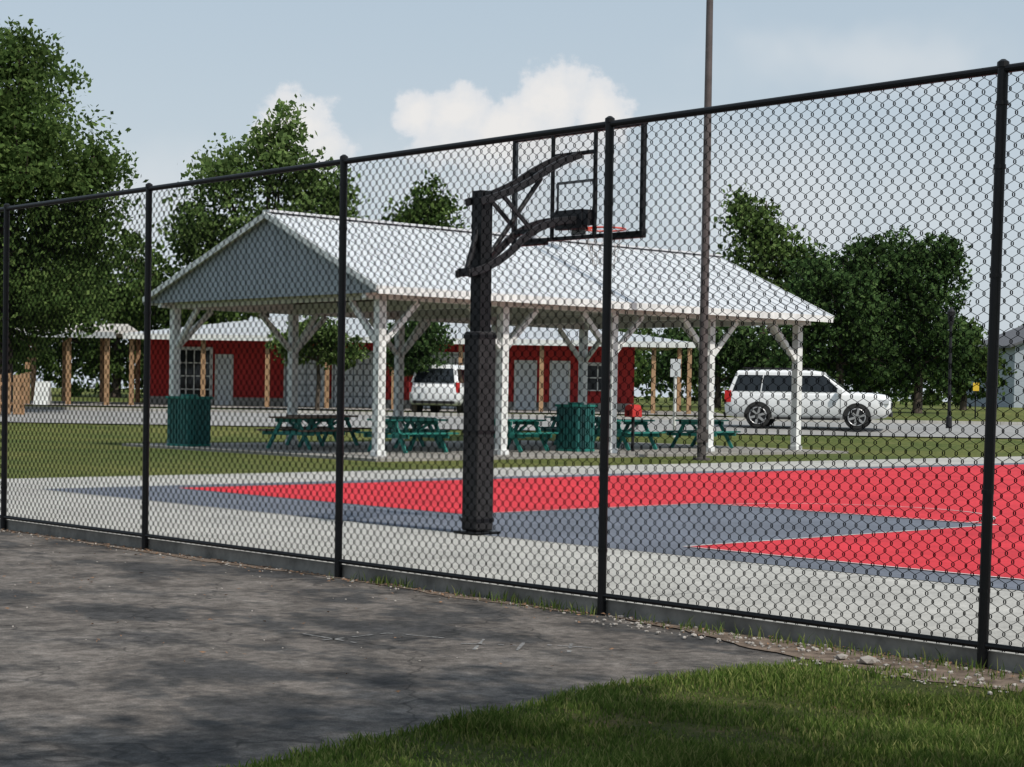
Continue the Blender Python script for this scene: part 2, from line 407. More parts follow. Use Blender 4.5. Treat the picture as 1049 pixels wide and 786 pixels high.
B.tube([(-.2,0,2.6),(.0,0,3.2)],.03,10); B.tube([(.1,0,2.78),(.8,0,3.62)],.026,10)
B.beam((e-.07,-.28,3.24),(e-.07,.28,3.24),.08,.16); B.box(e-.12,e-.03,-.2,.2,3.13,3.33)
B.obj('arms','dark',hoop,bev=.004)
B=Bld()
B.box(e-.03,e+.025,-hw,hw,zt-.04,zt); B.box(e-.03,e+.025,-hw,hw,zb,zb+.04)
for y in (-hw,hw-.04): B.box(e-.03,e+.025,y,y+.04,zb+.04,zt-.04)
for y in (-.33,.30): B.box(e-.06,e-.028,y,y+.035,zb+.02,zt-.02)
B.box(e-.06,e-.028,-.295,.30,3.90,3.94)
B.box(e-.002,e+.008,-.30,.30,3.62,3.65); B.box(e-.002,e+.008,-.30,-.27,3.22,3.62); B.box(e-.002,e+.008,.27,.30,3.22,3.62)
B.obj('board_frame','black',hoop,bev=.004)
B=Bld(); B.box(e-.018,e-.008,-hw+.04,hw-.04,zb+.04,zt-.04); B.obj('glass_board','clear',hoop)
B=Bld(); B.box(e-.03,e+.04,-hw,-.45,zb-.03,zb+.03); B.box(e-.03,e+.04,.45,hw,zb-.03,zb+.03); B.obj('edge_pad','black',hoop,bev=.01)
B=Bld()
rc=(e+.42,0,3.17)
B.tube([(rc[0]+.228*math.cos(a),rc[1]+.228*math.sin(a),rc[2]) for a in np.linspace(0,2*math.pi,33)],.010,8,cap=False)
B.box(e+.045,e+.2,-.06,.06,3.15,3.165)
B.obj('rim','rim',hoop)
B=Bld(); B.box(e+.027,e+.044,-.1,.1,3.08,3.25); B.obj('rim_plate','dark',hoop)
B=Bld()
for k in range(12):
    a=2*math.pi*k/12
    for d in (-1,1):
        pp=[]
        for i in range(5):
            r=.225-.028*i; aa=a+d*i*.26; pp.append((rc[0]+r*math.cos(aa),rc[1]+r*math.sin(aa),rc[2]-.1*i))
        B.tube(pp,.0025,4)
B.obj('net','net',hoop)

# ---------------------------------------------------------------- pavilion
pav=empty('picnic_pavilion',CF)
sheet('pavilion_floor',[(13.9,23.0),(29.8,23.0),(29.8,33.0),(13.9,33.0)],.04,'pad_conc',CF,thick=.3)
xs=[14.75+3.52*i for i in range(5)]
B=Bld()
for x in xs:
    for y in (24.0,32.0):
        B.box(x-.10,x+.10,y-.10,y+.10,.04,3.36); B.box(x-.125,x+.125,y-.125,y+.125,.04,.16)
        for d in (-1,1):
            if 14<x+d*1.0<29.3: B.beam((x+d*.10,y,2.45),(x+d*1.02,y,3.34),.11,.12)
        dd=1 if y<28 else -1
        B.beam((x,y+dd*.10,2.45),(x,y+dd*1.0,3.34),.11,.12)
B.obj('posts','white',pav,bev=.01)
B=Bld()
for y in (24.0,32.0):
    B.box(14.3,29.3,y-.07,y+.07,3.36,3.62)
for x in xs: B.box(x-.07,x+.07,24.07,31.93,3.363,3.61)
B.obj('beams','white',pav,bev=.01)
yr=27.35; ze=3.60; zr=5.36; ya,yb=23.35,32.45; xa,xb=14.15,29.45
B=Bld()
for y_ in (ya,yb):
    th=.07
    B.add([(xa,y_,ze),(xb,y_,ze),(xb,yr,zr),(xa,yr,zr),(xa,y_,ze-th),(xb,y_,ze-th),(xb,yr,zr-th),(xa,yr,zr-th)],
          [(0,1,2,3),(7,6,5,4),(0,4,5,1),(1,5,6,2),(3,2,6,7),(0,3,7,4)])
    n=int((xb-xa)/.41)
    for i in range(n+1):
        x=xa+.02+(xb-xa-.04)*i/n; B.beam((x,y_,ze+.012),(x,yr,zr+.012),.022,.028)
B.box(xa-.01,xb+.01,yr-.14,yr+.14,zr+.0,zr+.05)
B.obj('roof','roof',pav)
B=Bld()
B.box(xa,xb,ya-.03,ya-.003,ze-.17,ze+.0); B.box(xa,xb,yb+.003,yb+.03,ze-.17,ze+.0)
for x in (xa-.03,xb+.03):
    B.beam((x,ya-.02,ze-.06),(x,yr,zr-.06),.035,.13); B.beam((x,yb+.02,ze-.06),(x,yr,zr-.06),.035,.13)
B.obj('trim','white',pav)
B=Bld()
for x in (xa+.12,xb-.12):
    n=46
    for i in range(n):
        y1=ya+.1+(yb-ya-.2)*i/n; y2=ya+.1+(yb-ya-.2)*(i+1)/n
        top=lambda y: ze+(zr-ze)*(1-abs(y-yr)/((yr-ya) if y<yr else (yb-yr)))-.1
        dx=.012 if i%2 else 0
        a,b_=max(top(y1),3.5),max(top(y2),3.5)
        s_=-1 if x<20 else 1
        B.add([(x+s_*dx,y1,3.47),(x+s_*dx,y2,3.47),(x+s_*dx,y2,b_),(x+s_*dx,y1,a),(x-s_*.03,y1,3.47),(x-s_*.03,y2,3.47),(x-s_*.03,y2,b_),(x-s_*.03,y1,a)],
              [(0,1,2,3),(7,6,5,4),(0,4,5,1),(1,5,6,2),(2,6,7,3),(3,7,4,0)])
B.obj('gable_siding','gable',pav)
B=Bld()
for i in range(13):
    x=14.9+i*1.17
    B.beam((x,ya+.2,ze-.05),(x,yr,zr-.18),.05,.14); B.beam((x,yb-.2,ze-.05),(x,yr,zr-.18),.05,.14); B.beam((x,24.1,3.70),(x,31.9,3.70),.05,.12)
    B.beam((x,yr,3.7),(x,yr,5.1),.05,.09); B.beam((x,yr,3.75),(x,25.6,4.4),.05,.09); B.beam((x,yr,3.75),(x,29.6,4.4),.05,.09)
B.obj('trusses','under',pav)

def table(x,y,rot,topm='teal'):
    e=empty('picnic_table',CF@Matrix.Translation((x,y,.04))@Matrix.Rotation(rot,4,'Z'))
    B=Bld()
    for i in range(5): B.box(-.95,.95,-.37+i*.15,-.37+i*.15+.14,.72,.76)
    for sy in (-.72,.45+.0):
        for i in range(2): B.box(-.95,.95,sy+i*.14,sy+i*.14+.13,.42,.46)
    B.obj('planks',topm,e,bev=.006)
    B=Bld()
    for x_ in (-.65,.65):
        B.beam((x_,-.60,0),(x_,-.2,.72),.05,.09); B.beam((x_,.60,0),(x_,.2,.72),.05,.09)
        B.box(x_-.065,x_-.026,-.72,.72,.33,.415); B.box(x_-.065,x_-.026,-.36,.36,.63,.715)
        B.beam((x_,0,.64),(x_*.2,0,.40),.04,.06)
    B.obj('legs','teal',e,bev=.004)
table(16.2,28.6,.35,'browntop'); table(17.2,26.0,.1); table(19.4,28.6,1.2); table(20.3,25.8,.3); table(24.2,25.9,.2); table(25.4,28.4,1.4,'tealdark'); table(27.6,26.2,.3); table(26.8,30.2,.1); table(18.2,30.6,.2,'browntop')
def bin_(x,y,rot,sz=.5,hh=1.1):
    e=empty('trash_receptacle',CF@Matrix.Translation((x,y,.03))@Matrix.Rotation(rot,4,'Z'))
    B=Bld(); n=7
    for i in range(n):
        a=-sz+.02+(2*sz-.04)*i/n; b_=a+(2*sz-.04)/n-.025
        B.box(a,b_,-sz,-sz+.025,.08,hh-.06); B.box(a,b_,sz-.025,sz,.08,hh-.06)
        B.box(-sz,-sz+.025,a,b_,.08,hh-.06) ; B.box(sz-.025,sz,a,b_,.08,hh-.06)
    B.obj('slats','tealdark',e)
    B=Bld(); B.box(-sz+.03,sz-.03,-sz+.03,sz-.03,.04,hh-.1); B.obj('liner','dark',e)
    B=Bld(); B.box(-sz-.03,sz+.03,-sz-.03,sz+.03,hh-.06,hh); B.box(-sz,sz,-sz,sz,0,.07)
    B.tube([(0,0,hh),(0,0,hh+.05)],.2,16); B.obj('lid','teal',e,bev=.01)
bin_(14.6,31.1,.2,.37,1.2); bin_(21.9,25.3,.1,.34,1.15)
e=empty('park_grill',CF@Matrix.Translation((23.3,24.7,.04)))
B=Bld(); B.tube([(0,0,0),(0,0,.85)],.04,10); B.obj('post','dark',e)
B=Bld(); B.box(-.17,.17,-.14,.14,.85,1.02); B.tube([(-.17,0,1.02),(.17,0,1.02)],.14,14); B.obj('firebox','red',e,bev=.01)

# ---------------------------------------------------------------- flood light pole
pl=empty('light_pole',Matrix.Translation((4.30,40.2,-.02)))
B=Bld(); B.tube([(0,0,0),(0,0,6),(0,0,13)],[.105,.09,.07],16); B.tube([(0,0,0),(0,0,.05),(0,0,.06)],[.2,.2,.1],16); B.box(-.13,.13,-.12,-.10,.4,.7); B.obj('shaft','pole',pl,smooth=False)
B=Bld(); B.beam((-1.2,0,12.8),(1.2,0,12.8),.08,.08)
for x in (-1.1,-.4,.4,1.1): B.box(x-.22,x+.22,-.3,.0,12.9,13.3)
B.obj('floodlights','dark',pl)

# ---------------------------------------------------------------- roads
def ground_strip(name,x0,x1,ya_,yb_,mat,dz,nxs=60,nys=12):
    X,Y=np.meshgrid(np.linspace(x0,x1,nxs),np.linspace(ya_,yb_,nys)); Z=H(X,Y)+dz
    v=np.stack([X.ravel(),Y.ravel(),Z.ravel()],1).tolist()
    f=[(i*nxs+j,i*nxs+j+1,(i+1)*nxs+j+1,(i+1)*nxs+j) for i in range(nys-1) for j in range(nxs-1)]
    return mesh(name,v,f,mat,smooth=True)
ground_strip('parking_road',-90,90,55.5,65.5,'road',.035,60,30)
B=Bld()
for i in range(60):
    x=-90+3*i
    z=Hs(x,65.5); B.box(x,x+2.99,65.5,65.66,z-.1,z+.15)
B.obj('road_kerb','concrete')
ground_strip('building_apron',-24,9,72.5,80,'pad_conc',.05,30,12)

# ---------------------------------------------------------------- red building
gz=Hs(0,77)+.05
rb=empty('red_barn_building')
X0,X1,Y0,Y1=-16.0,5.3,77.6,87
B=Bld(); B.box(X0,X1,Y0,Y1,gz-.3,gz+3.1)
B.obj('walls','red',rb)
B=Bld()
x=X0
while x<X1: B.box(x,x+.04,Y0-.02,Y0-.003,gz+.3,gz+2.9); x+=.4
B.obj('battens','red',rb)
B=Bld(); B.box(X0-.01,X1+.01,Y0-.045,Y0-.022,gz,gz+.35); B.obj('stone_base','brick',rb)
def panel(xa_,xb_,za,zb_,name,mat,grid=None,gm='white'):
    B=Bld(); B.box(xa_-.1,xb_+.1,Y0-.07,Y0-.05,za-.0,zb_+.12); B.obj(name+'_trim','white',rb)
    B=Bld(); B.box(xa_,xb_,Y0-.10,Y0-.071,za,zb_); B.obj(name,mat,rb)
    if grid:
        B=Bld(); gx,gz_=grid
        for i in range(gx+1):
            q=xa_+(xb_-xa_)*i/gx; B.box(q-.025,q+.025,Y0-.125,Y0-.101,za,zb_)
        for i in range(gz_+1):
            q=za+(zb_-za)*i/gz_; B.box(xa_,xb_,Y0-.13,Y0-.126,q-.025,q+.025)
        B.obj(name+'_muntins',gm,rb)
panel(-14.6,-13.2,gz+.1,gz+2.4,'window_wall','glass',(4,4))
panel(-12.9,-12.3,gz,gz+2.1,'door_a','offwhite')
panel(-9.9,-8.1,gz,gz+2.35,'garage_door_a','offwhite',(4,5),'gable')
panel(-7.8,-6.1,gz,gz+2.35,'garage_door_b','offwhite',(4,5),'gable')
panel(-3.9,-2.2,gz,gz+2.35,'garage_door_c','offwhite',(4,5),'gable')
panel(.15,.95,gz,gz+2.05,'door_b','offwhite'); panel(1.7,2.4,gz,gz+2.05,'door_c','offwhite'); panel(3.2,4.2,gz+.9,gz+2.0,'window_b','glass',(2,2))
B=Bld()
ex0,ex1,ey0,ey1=-16.3,7.6,74.2,88; ez=gz+2.95; rz=gz+4.05; rx0,rx1=-10.8,1.5; ry=81.5
B.add([(ex0,ey0,ez),(ex1,ey0,ez),(ex1,ey1,ez),(ex0,ey1,ez),(rx0,ry,rz),(rx1,ry,rz)],[(0,1,5,4),(1,2,5),(2,3,4,5),(3,0,4),(3,2,1,0)])
o=B.obj('roof','barnroof',rb)
B=Bld()
for i in range(75):
    x=ex0+.2+i*.4
    if x>ex1: break
    k=1.0
    if x<rx0: k=(x-ex0)/(rx0-ex0)
    if x>rx1: k=(ex1-x)/(ex1-rx1)
    B.beam((x,ey0,ez+.015),(x,ey0+(ry-ey0)*k,ez+(rz-ez)*k+.015),.025,.03)
B.obj('roof_ribs','barnroof',rb)
B=Bld(); B.box(ex0,ex1,ey0-.04,ey0-.003,ez-.22,ez+.02); B.obj('fascia','white',rb)
B=Bld()
for x in (-16.0,-13.0,-10.3,-7.8,-5.0,-2.2,1.2,4.1,5.9,7.4): B.box(x-.09,x+.09,74.5,74.68,gz-.1,ez-.2)
for x in (7.4,): B.box(x-.09,x+.09,79,79.18,gz-.1,ez-.05)
B.obj('porch_posts','wood',rb)
# open shelter to the left of the barn
sh=empty('open_shelter')
sz=gz+2.95
B=Bld()
B.add([(-21.9,73.6,sz),(-16.5,73.6,sz),(-16.5,80.4,sz),(-21.9,80.4,sz),(-21.0,77,sz+.5),(-16.7,77,sz+.5)],[(0,1,5,4),(1,2,5),(2,3,4,5),(3,0,4),(3,2,1,0)])
B.obj('roof','tanroof',sh)
B=Bld(); B.box(-21.95,-16.45,73.55,73.59,sz-.22,sz+.03); B.box(-21.95,-21.91,73.6,80.4,sz-.22,sz+.03); B.obj('fascia','barnroof',sh)
B=Bld()
for x in (-21.6,-20.2,-18.5,-16.9):
    for y in (73.9,80.0): B.box(x-.09,x+.09,y,y+.18,gz-.1,sz-.003)
B.obj('posts','wood',sh)
e=empty('a_frame_sign',Matrix.Translation((-19.3,73,Hs(-18,73))))
B=Bld(); B.beam((0,-.35,0),(0,0,1.0),.6,.03,up=(0,1,0)); B.beam((0,.35,0),(0,0,1.0),.6,.03,up=(0,1,0)); B.obj('boards','white',e)
e=empty('wooden_fence',Matrix.Translation((-16.6,58.5,Hs(-17,58.5))))
B=Bld()
for i in range(9): B.box(-2.4+i*.32,-2.4+i*.32+.24,-.02,.02,.05,1.35+.05*(i%2))
B.box(-2.45,.5,.021,.07,.35,.45); B.box(-2.45,.5,.021,.07,1.0,1.1); B.box(-2.45,-2.33,.071,.17,0,1.4); B.box(.38,.5,.071,.17,0,1.4)
B.obj('boards','wood',e)

# ---------------------------------------------------------------- far house
hz=Hs(35,112)
hs=empty('grey_house')
B=Bld(); B.box(31.6,44,112,124,hz-.3,hz+3.9); B.add([(31.6,112,hz+3.9),(44,112,hz+3.9),(37.8,112,hz+6.4),(31.6,124,hz+3.9),(44,124,hz+3.9),(37.8,124,hz+6.4)],[(0,1,2),(3,5,4)])
B.obj('walls','greyhouse',hs)
B=Bld()
for sx in (-1,1):
    B.add([(37.8+sx*6.6,111.6,hz+3.75),(37.8+sx*6.6,124.4,hz+3.75),(37.8,124.4,hz+6.5),(37.8,111.6,hz+6.5),(37.8+sx*6.6,111.6,hz+3.9),(37.8+sx*6.6,124.4,hz+3.9),(37.8,124.4,hz+6.65),(37.8,111.6,hz+6.65)],[(0,1,2,3),(7,6,5,4),(0,4,5,1),(1,5,6,2),(3,2,6,7),(0,3,7,4)])
B.obj('roof','shingle',hs)
B=Bld()
for x in (33,36,39): B.box(x,x+1.0,111.93,111.97,hz+1,hz+2.4)
B.obj('windows','glass',hs)
B=Bld()
for x in (33,36,39):
    B.box(x-.08,x,111.9,111.96,hz+.92,hz+2.48); B.box(x+1,x+1.08,111.9,111.96,hz+.92,hz+2.48); B.box(x,x+1,111.9,111.96,hz+2.4,hz+2.48)
B.obj('window_trim','white',hs)

# ---------------------------------------------------------------- street lamp, signs
e=empty('street_lamp',Matrix.Translation((14.75,60,Hs(14.8,60))))
B=Bld(); B.tube([(0,0,0),(0,0,.4),(0,0,.45),(0,0,3.5)],[.11,.10,.06,.05],12); B.obj('post','dark',e)
B=Bld(); B.tube([(0,0,3.5),(0,0,3.6),(0,0,3.9),(0,0,3.97),(0,0,4.12)],[.06,.10,.13,.15,.02],12); B.obj('lantern','dark',e)
e=empty('parking_sign',Matrix.Translation((4.98,54.5,Hs(5,54.5))))
B=Bld(); B.tube([(0,0,0),(0,0,2.3)],.05,10); B.obj('post','white',e)
B=Bld(); B.box(-.16,.16,-.07,-.055,1.85,2.4); B.obj('plate','offwhite',e)
e=empty('warning_sign',Matrix.Translation((19.8,76,Hs(20,76))))
B=Bld(); B.tube([(0,0,0),(0,0,1.6)],.03,8); B.obj('post','dark',e)
B=Bld(); B.box(-.13,.13,-.05,-.035,1.2,1.55); B.obj('plate','yellow',e)

# ---------------------------------------------------------------- cars
def suv(loc,rot,name='parked_car',paint='carwhite'):
    e=empty(name,Matrix.Translation(loc)@Matrix.Rotation(rot,4,'Z'))
    st=[(-2.62,.55,.98,.84),(-2.58,.42,1.06,.93),(-2.3,.34,1.12,.98),(-1.2,.30,1.14,1.0),(0,.30,1.14,1.0),(1.0,.30,1.14,1.0),(1.35,.30,1.16,1.0),(2.1,.33,1.13,.97),(2.45,.38,1.08,.92),(2.60,.48,1.0,.82),(2.66,.55,.88,.74)]
    v=[];f=[]
    for x,zl,zb_,w in st:
        ring=[(-w*.9,zl),(-w,zl+.14),(-w*1.0,(zl+zb_)/2+.05),(-w*.985,zb_-.08),(-w*.94,zb_),(-w*.5,zb_+.045),(0,zb_+.055),(w*.5,zb_+.045),(w*.94,zb_),(w*.985,zb_-.08),(w*1.0,(zl+zb_)/2+.05),(w,zl+.14),(w*.9,zl)]
        v+=[(x,a,b_) for a,b_ in ring]
    n=13
    for i in range(len(st)-1):
        for k in range(n):
            k2=(k+1)%n; f.append((i*n+k,i*n+k2,(i+1)*n+k2,(i+1)*n+k))
    f.append(tuple(range(n))); f.append(tuple((len(st)-1)*n+k for k in range(n))[::-1])
    B=Bld(); B.add(v,f); B.obj('body',paint,e,smooth=True)
    low=[(-2.54,.94),(-1.6,.96),(-.5,.96),(.4,.96),(1.48,.94)]; high=[(-2.26,.76),(-1.5,.78),(-.5,.79),(.1,.78),(.52,.74)]
    v=[];f=[]
    for (xl,wl),(xh,wh) in zip(low,high):
        zt_=1.88 if xh<0.3 else 1.82
        if xh<-2: zt_=1.85
        v+=[(xl,-wl,1.08),(xh,-wh,zt_-.06),(xh,-wh*.85,zt_),(xh,0,zt_+.02),(xh,wh*.85,zt_),(xh,wh,zt_-.06),(xl,wl,1.08)]
    for i in range(4):
        for k in range(6): f.append((i*7+k,i*7+k+1,(i+1)*7+k+1,(i+1)*7+k))
    f.append(tuple(range(7))); f.append(tuple(28+k for k in range(7))[::-1])
    B=Bld(); B.add(v,f); B.obj('cabin',paint,e,bev=.03)
    B=Bld()
    def lerp(a,b_,t): return a+(b_-a)*t
    def gp_(x,h_,sgn):
        for i in range(4):
            if low[i][0]<=x<=low[i+1][0]:
                t=(x-low[i][0])/(low[i+1][0]-low[i][0]); break
        wl=lerp(low[i][1],low[i+1][1],t); xh=lerp(high[i][0],high[i+1][0],t); wh=lerp(high[i][1],high[i+1][1],t)
        return (lerp(x,xh,h_),sgn*(lerp(wl,wh,h_)+.014),lerp(1.08,1.81,h_))
    for sgn in (-1,1):
        for a,b_ in ((-2.40,-1.47),(-1.43,-.42),(-.37,1.26)):
            q=[a+(b_-a)*i/4 for i in range(5)]
            vv=[gp_(x,.15,sgn) for x in q]+[gp_(x,.86,sgn) for x in q]
            B.add(vv,[(i,i+1,i+6,i+5) for i in range(4)])
    B.add([(1.45,-.80,1.17),(1.45,.80,1.17),(.62,.66,1.78),(.62,-.66,1.78)],[(0,1,2,3)])
    B.add([(-2.54,-.78,1.18),(-2.54,.78,1.18),(-2.33,.68,1.72),(-2.33,-.68,1.72)],[(0,1,2,3)])
    B.obj('windows','glass',e)
    for nm,x,sg in (('wheel_1',1.62,-1),('wheel_2',-1.52,-1),('wheel_3',1.62,1),('wheel_4',-1.52,1)):
        B=Bld(); B.tube([(x,sg*.72,.40),(x,sg*.74,.40),(x,sg*.99,.40),(x,sg*1.01,.40)],[.37,.40,.40,.36],28); B.obj(nm+'_tire','tire',e)
        B=Bld(); B.tube([(x,sg*1.0,.40),(x,sg*1.013,.40)],[.27,.27],24); B.obj(nm+'_dish','dark',e)
        B=Bld()
        for k in range(6):
            a=k*math.pi/3+.3; B.beam((x,sg*1.022,.40),(x+.26*math.cos(a),sg*1.022,.40+.26*math.sin(a)),.075,.02,up=(0,1,0))
        B.tube([(x+.27*math.cos(a),sg*1.015,.40+.27*math.sin(a)) for a in np.linspace(0,2*math.pi,25)],.018,6,cap=False)
        B.obj(nm+'_rim','alloy',e)
    B=Bld()
    for sg in (-1,1):
        for x in (1.62,-1.52):
            pts=[(x+.45*math.cos(a),sg*1.004,.40+.45*math.sin(a)) for a in np.linspace(-.15,math.pi+.15,20)]
            B.add([(x,sg*1.004,.35)]+pts,[(0,i,i+1) for i in range(1,20)])
        B.box(-1.0,1.1,sg*1.003-.012,sg*1.003+.012,.29,.36)
    B.box(2.60,2.69,-.6,.6,.42,.56); B.box(-2.66,-2.55,-.8,.8,.40,.50)
    B.obj('arches_and_trim','tire',e)
    B=Bld(); B.box(2.60,2.675,-.45,.45,.64,.88)
    for sg in (-1,1):
        B.box(-2.1,.1,sg*.68-.02,sg*.68+.02,1.93,1.96)
        for x in (-1.95,-.9,.05): B.box(x-.03,x+.03,sg*.68-.019,sg*.68+.019,1.87,1.93)
        for x in (-1.47,-.37,1.10): B.box(x-.006,x+.006,sg*1.004-.003,sg*1.004+.003,.45,1.02)
    B.obj('grille_and_rack','dark',e)
    B=Bld()
    for sg in (-1,1): B.box(2.30,2.62,sg*.86-.08,sg*.86+.08,.84,.96)
    B.obj('headlights','lightlens',e)
    B=Bld()
    for sg in (-1,1): B.box(-2.61,-2.40,sg*.90-.06,sg*.90+.06,.82,1.2)
    B.obj('taillights','redlens',e)
    B=Bld()
    for sg in (-1,1): B.box(1.0,1.16,sg*1.08-.12,sg*1.08+.10,1.12,1.28)
    for sg in (-1,1):
        for x in (-.45,.55): B.box(x-.3,x-.1,sg*1.015-.01,sg*1.015+.01,.96,.99)
    B.obj('mirrors_and_handles',paint,e,bev=.02)
suv((9.65,58,float(rise(58.0))-.10+.115),math.radians(-14))
suv((-2.5,69.0,float(rise(69.0))-.10+.115),math.radians(80))

# ---------------------------------------------------------------- trees
def leaves(name,centers,size,mat,parent=None,up=.3):
    n=len(centers)
    a=np.random.randn(n,3); a/=np.linalg.norm(a,axis=1,keepdims=True)
    nr=np.random.randn(n,3); nr[:,2]+=up*2; 
    b_=np.cross(a,nr); b_/=np.linalg.norm(b_,axis=1,keepdims=True)
    L=size*(.6+.8*np.random.rand(n,1)); W=L*.6
    V=np.stack([centers-a*L*.5,centers+b_*W*.5,centers+a*L*.5,centers-b_*W*.5],1).reshape(-1,3)
    me=bpy.data.meshes.new(name); me.vertices.add(4*n); me.vertices.foreach_set('co',V.ravel())
    me.loops.add(4*n); me.loops.foreach_set('vertex_index',np.arange(4*n,dtype=np.int32))
    me.polygons.add(n); me.polygons.foreach_set('loop_start',np.arange(0,4*n,4,dtype=np.int32)); me.update(calc_edges=True)
    o=bpy.data.objects.new(name,me); finish(o,mat,parent); return o
def crown_points(blobs,n,clump=.55,sub=26):
    vol=np.array([b[3]*b[4]*b[5] for b in blobs])**.72; vol/=vol.sum(); out=[]
    for bi,b in enumerate(blobs):
        nb=int(n*vol[bi]); nc=max(6,nb//sub)
        d=np.random.randn(nc,3); d/=np.linalg.norm(d,axis=1,keepdims=True)
        r=(np.random.rand(nc,1)**.45)*(.88+.28*np.random.rand(nc,1))
        c=np.array(b[:3])+d*r*np.array(b[3:6])
        idx=np.random.randint(0,nc,nb); cs=clump*(.5+.9*np.random.rand(nc))
        q=np.random.randn(nb,3); ln=np.linalg.norm(q,axis=1,keepdims=True); q*=np.minimum(1,1.9/ln)
        g=q*cs[idx][:,None]*.6; g[:,2]*=.6
        out.append(c[idx]+g)
    return np.concatenate(out)
def tree(name,x,y,blobs,n,size,mat,tr=.22,clump=.6,sub=26,z=None):
    z=Hs(x,y) if z is None else z
    e=empty(name,Matrix.Translation((x,y,z)))
    B=Bld(); top=max(b[2] for b in blobs); low=min(b[2]-b[5] for b in blobs); hub=max(low+.3,top*.35)
    B.tube([(0,0,-.2),(0,0,.1),(.05,0,hub*.6),(0,.05,hub),(.1,0,top)],[tr*1.5,tr*1.1,tr*.9,tr*.75,tr*.15],10)
    for b in blobs:
        c=Vector(b[:3]); s_=Vector((0,0,min(hub,c.z*.8))); mid=s_.lerp(c,.5)+Vector((0,0,-.1*c.length*.3))
        B.tube([s_,mid,c],[tr*.5,tr*.32,tr*.12],6)
        for q in range(4):
            d=Vector((random.gauss(0,1),random.gauss(0,1),random.gauss(.4,.7))).normalized(); B.tube([mid.lerp(c,.5),c+Vector((d.x*b[3],d.y*b[4],d.z*b[5]))*.8],[tr*.18,tr*.04],5)
    B.obj('trunk','bark',e,smooth=True)
    leaves('foliage',crown_points(blobs,n,clump,sub),size,mat,e)
    return e
tree('maple_tree',-17.8,62,[(0,0,10.3,2.8,3,2.9),(1.0,-.4,8.6,2.8,3,2.2),(2.6,0,6.6,1.9,2.2,1.8),(-2.5,0,7.5,3,3,3),(.6,.5,4.8,3.2,3,2.2),(2.2,-1,3.9,1.5,2,1.3),(-2.5,0,4,2.6,2.6,2.5),(3.2,.3,8.5,1.0,1.5,.8),(.6,0,12.3,1.2,1.5,1.1),(-1.0,0,2.8,2.4,2.4,1.4)],64000,.20,'leafA',.32,.6,30)
tree('maple_tree',-21.0,94,[(0,0,6,3,3,3),(2.4,0,5,2.6,2.6,2.6),(5,0,4.4,2.4,2.4,2.2),(-3,0,5,3.4,3,3.4),(-6,0,5,3,3,3.4),(-2,0,2.6,3.4,2,2.4),(2,0,2.4,3.4,2,2.2)],20000,.32,'leafA',.25)
tree('ash_tree',-13.4,96,[(.6,0,13.0,1.9,2,2.0),(-2.3,0,11.9,1.7,2,1.9),(2.6,0,11.2,2.1,2,1.7),(-3.6,0,9,1.7,2,2.0),(0,0,8,3,3,2.6),(3.8,0,9.6,1.3,1.5,1.0),(-3.2,0,5.5,2.2,2,2.0),(1.0,0,15.0,.7,.8,.9)],17000,.33,'leafB',.25,.8,18)
tree('ash_tree',-5.1,100,[(0,0,10.9,1.3,1.2,1.7),(-.9,0,9.6,1.3,1.2,1.5),(1.0,0,9.8,1.2,1.2,1.4),(0,0,7,2.2,2,2.4)],6500,.30,'leafA',.2,.6,18)
tree('ornamental_tree',-3.7,67,[(0,0,2.6,1.3,1.3,1.1),(.3,0,3.2,.9,.9,.6),(-.6,0,2.2,.8,.8,.6)],6500,.17,'leafC',.1,.3)
tree('ornamental_tree',-7.8,71,[(0,0,3.0,1.1,1.1,.9),(.9,0,2.4,1.0,.8,.7),(-1,0,2.6,.9,.8,.7)],6000,.17,'leafB',.09,.3)
tree('ash_tree',14.4,103,[(-.7,0,10.5,1.6,1.5,1.4),(.6,0,9.0,2.1,1.6,1.6),(-1.2,0,7.2,2.1,1.6,1.7),(1.8,0,6.4,1.9,1.6,1.9),(-1.2,0,11.8,.7,.7,.7),(2.4,0,8.2,1.1,1,1)],8500,.31,'leafB',.2,.75,16)
tree('oak_tree',15.6,85,[(0,0,5.1,2.2,2.2,2.5),(-1.2,0,6.3,1.3,1.5,1.3),(1.0,0,7.2,1.2,1.5,1.3),(-1.5,0,3.4,1.6,1.6,2.0),(1.2,0,2.8,1.6,1.6,1.8)],21000,.22,'leafC',.22,.42)
tree('oak_tree',19.6,86,[(0,0,5.5,2.2,2.2,2.6),(-.9,0,7.4,1.2,1.5,1.4),(.9,0,7.5,1.3,1.5,1.3),(-1.0,0,2.8,1.6,1.6,1.8),(1.3,0,3.0,1.5,1.6,1.8)],21000,.22,'leafC',.22,.42)
tree('oak_tree',17.6,88,[(0,0,6.2,1.4,1.5,1.6),(0,0,3.2,1.8,1.8,2.4)],9500,.24,'leafC',.2,.45)
tree('oak_tree',24.6,97,[(0,0,3.4,1.6,1.6,1.6),(.8,0,2.2,1.5,1.5,1.4),(-.9,0,2.0,1.3,1.3,1.4)],6500,.26,'leafA',.18,.45)
tree('oak_tree',10.6,92,[(0,0,3.2,2.2,2,1.8),(-2.2,0,2.6,1.8,2,1.6),(2.0,0,2.6,1.6,2,1.6)],9000,.26,'leafC',.18,.45)
bl=[]
for i in range(64):
    x=-95+i*3.1+random.uniform(-1,1); y=random.uniform(128,150); hh=random.uniform(2.6,4.4)*(1.7 if x<-22 else 1); bl.append((x,y,1.0+hh*.8,2.6,2.6,hh))
leaves('distant_trees',crown_points(bl,65000,.8,22),.5,'leafA')
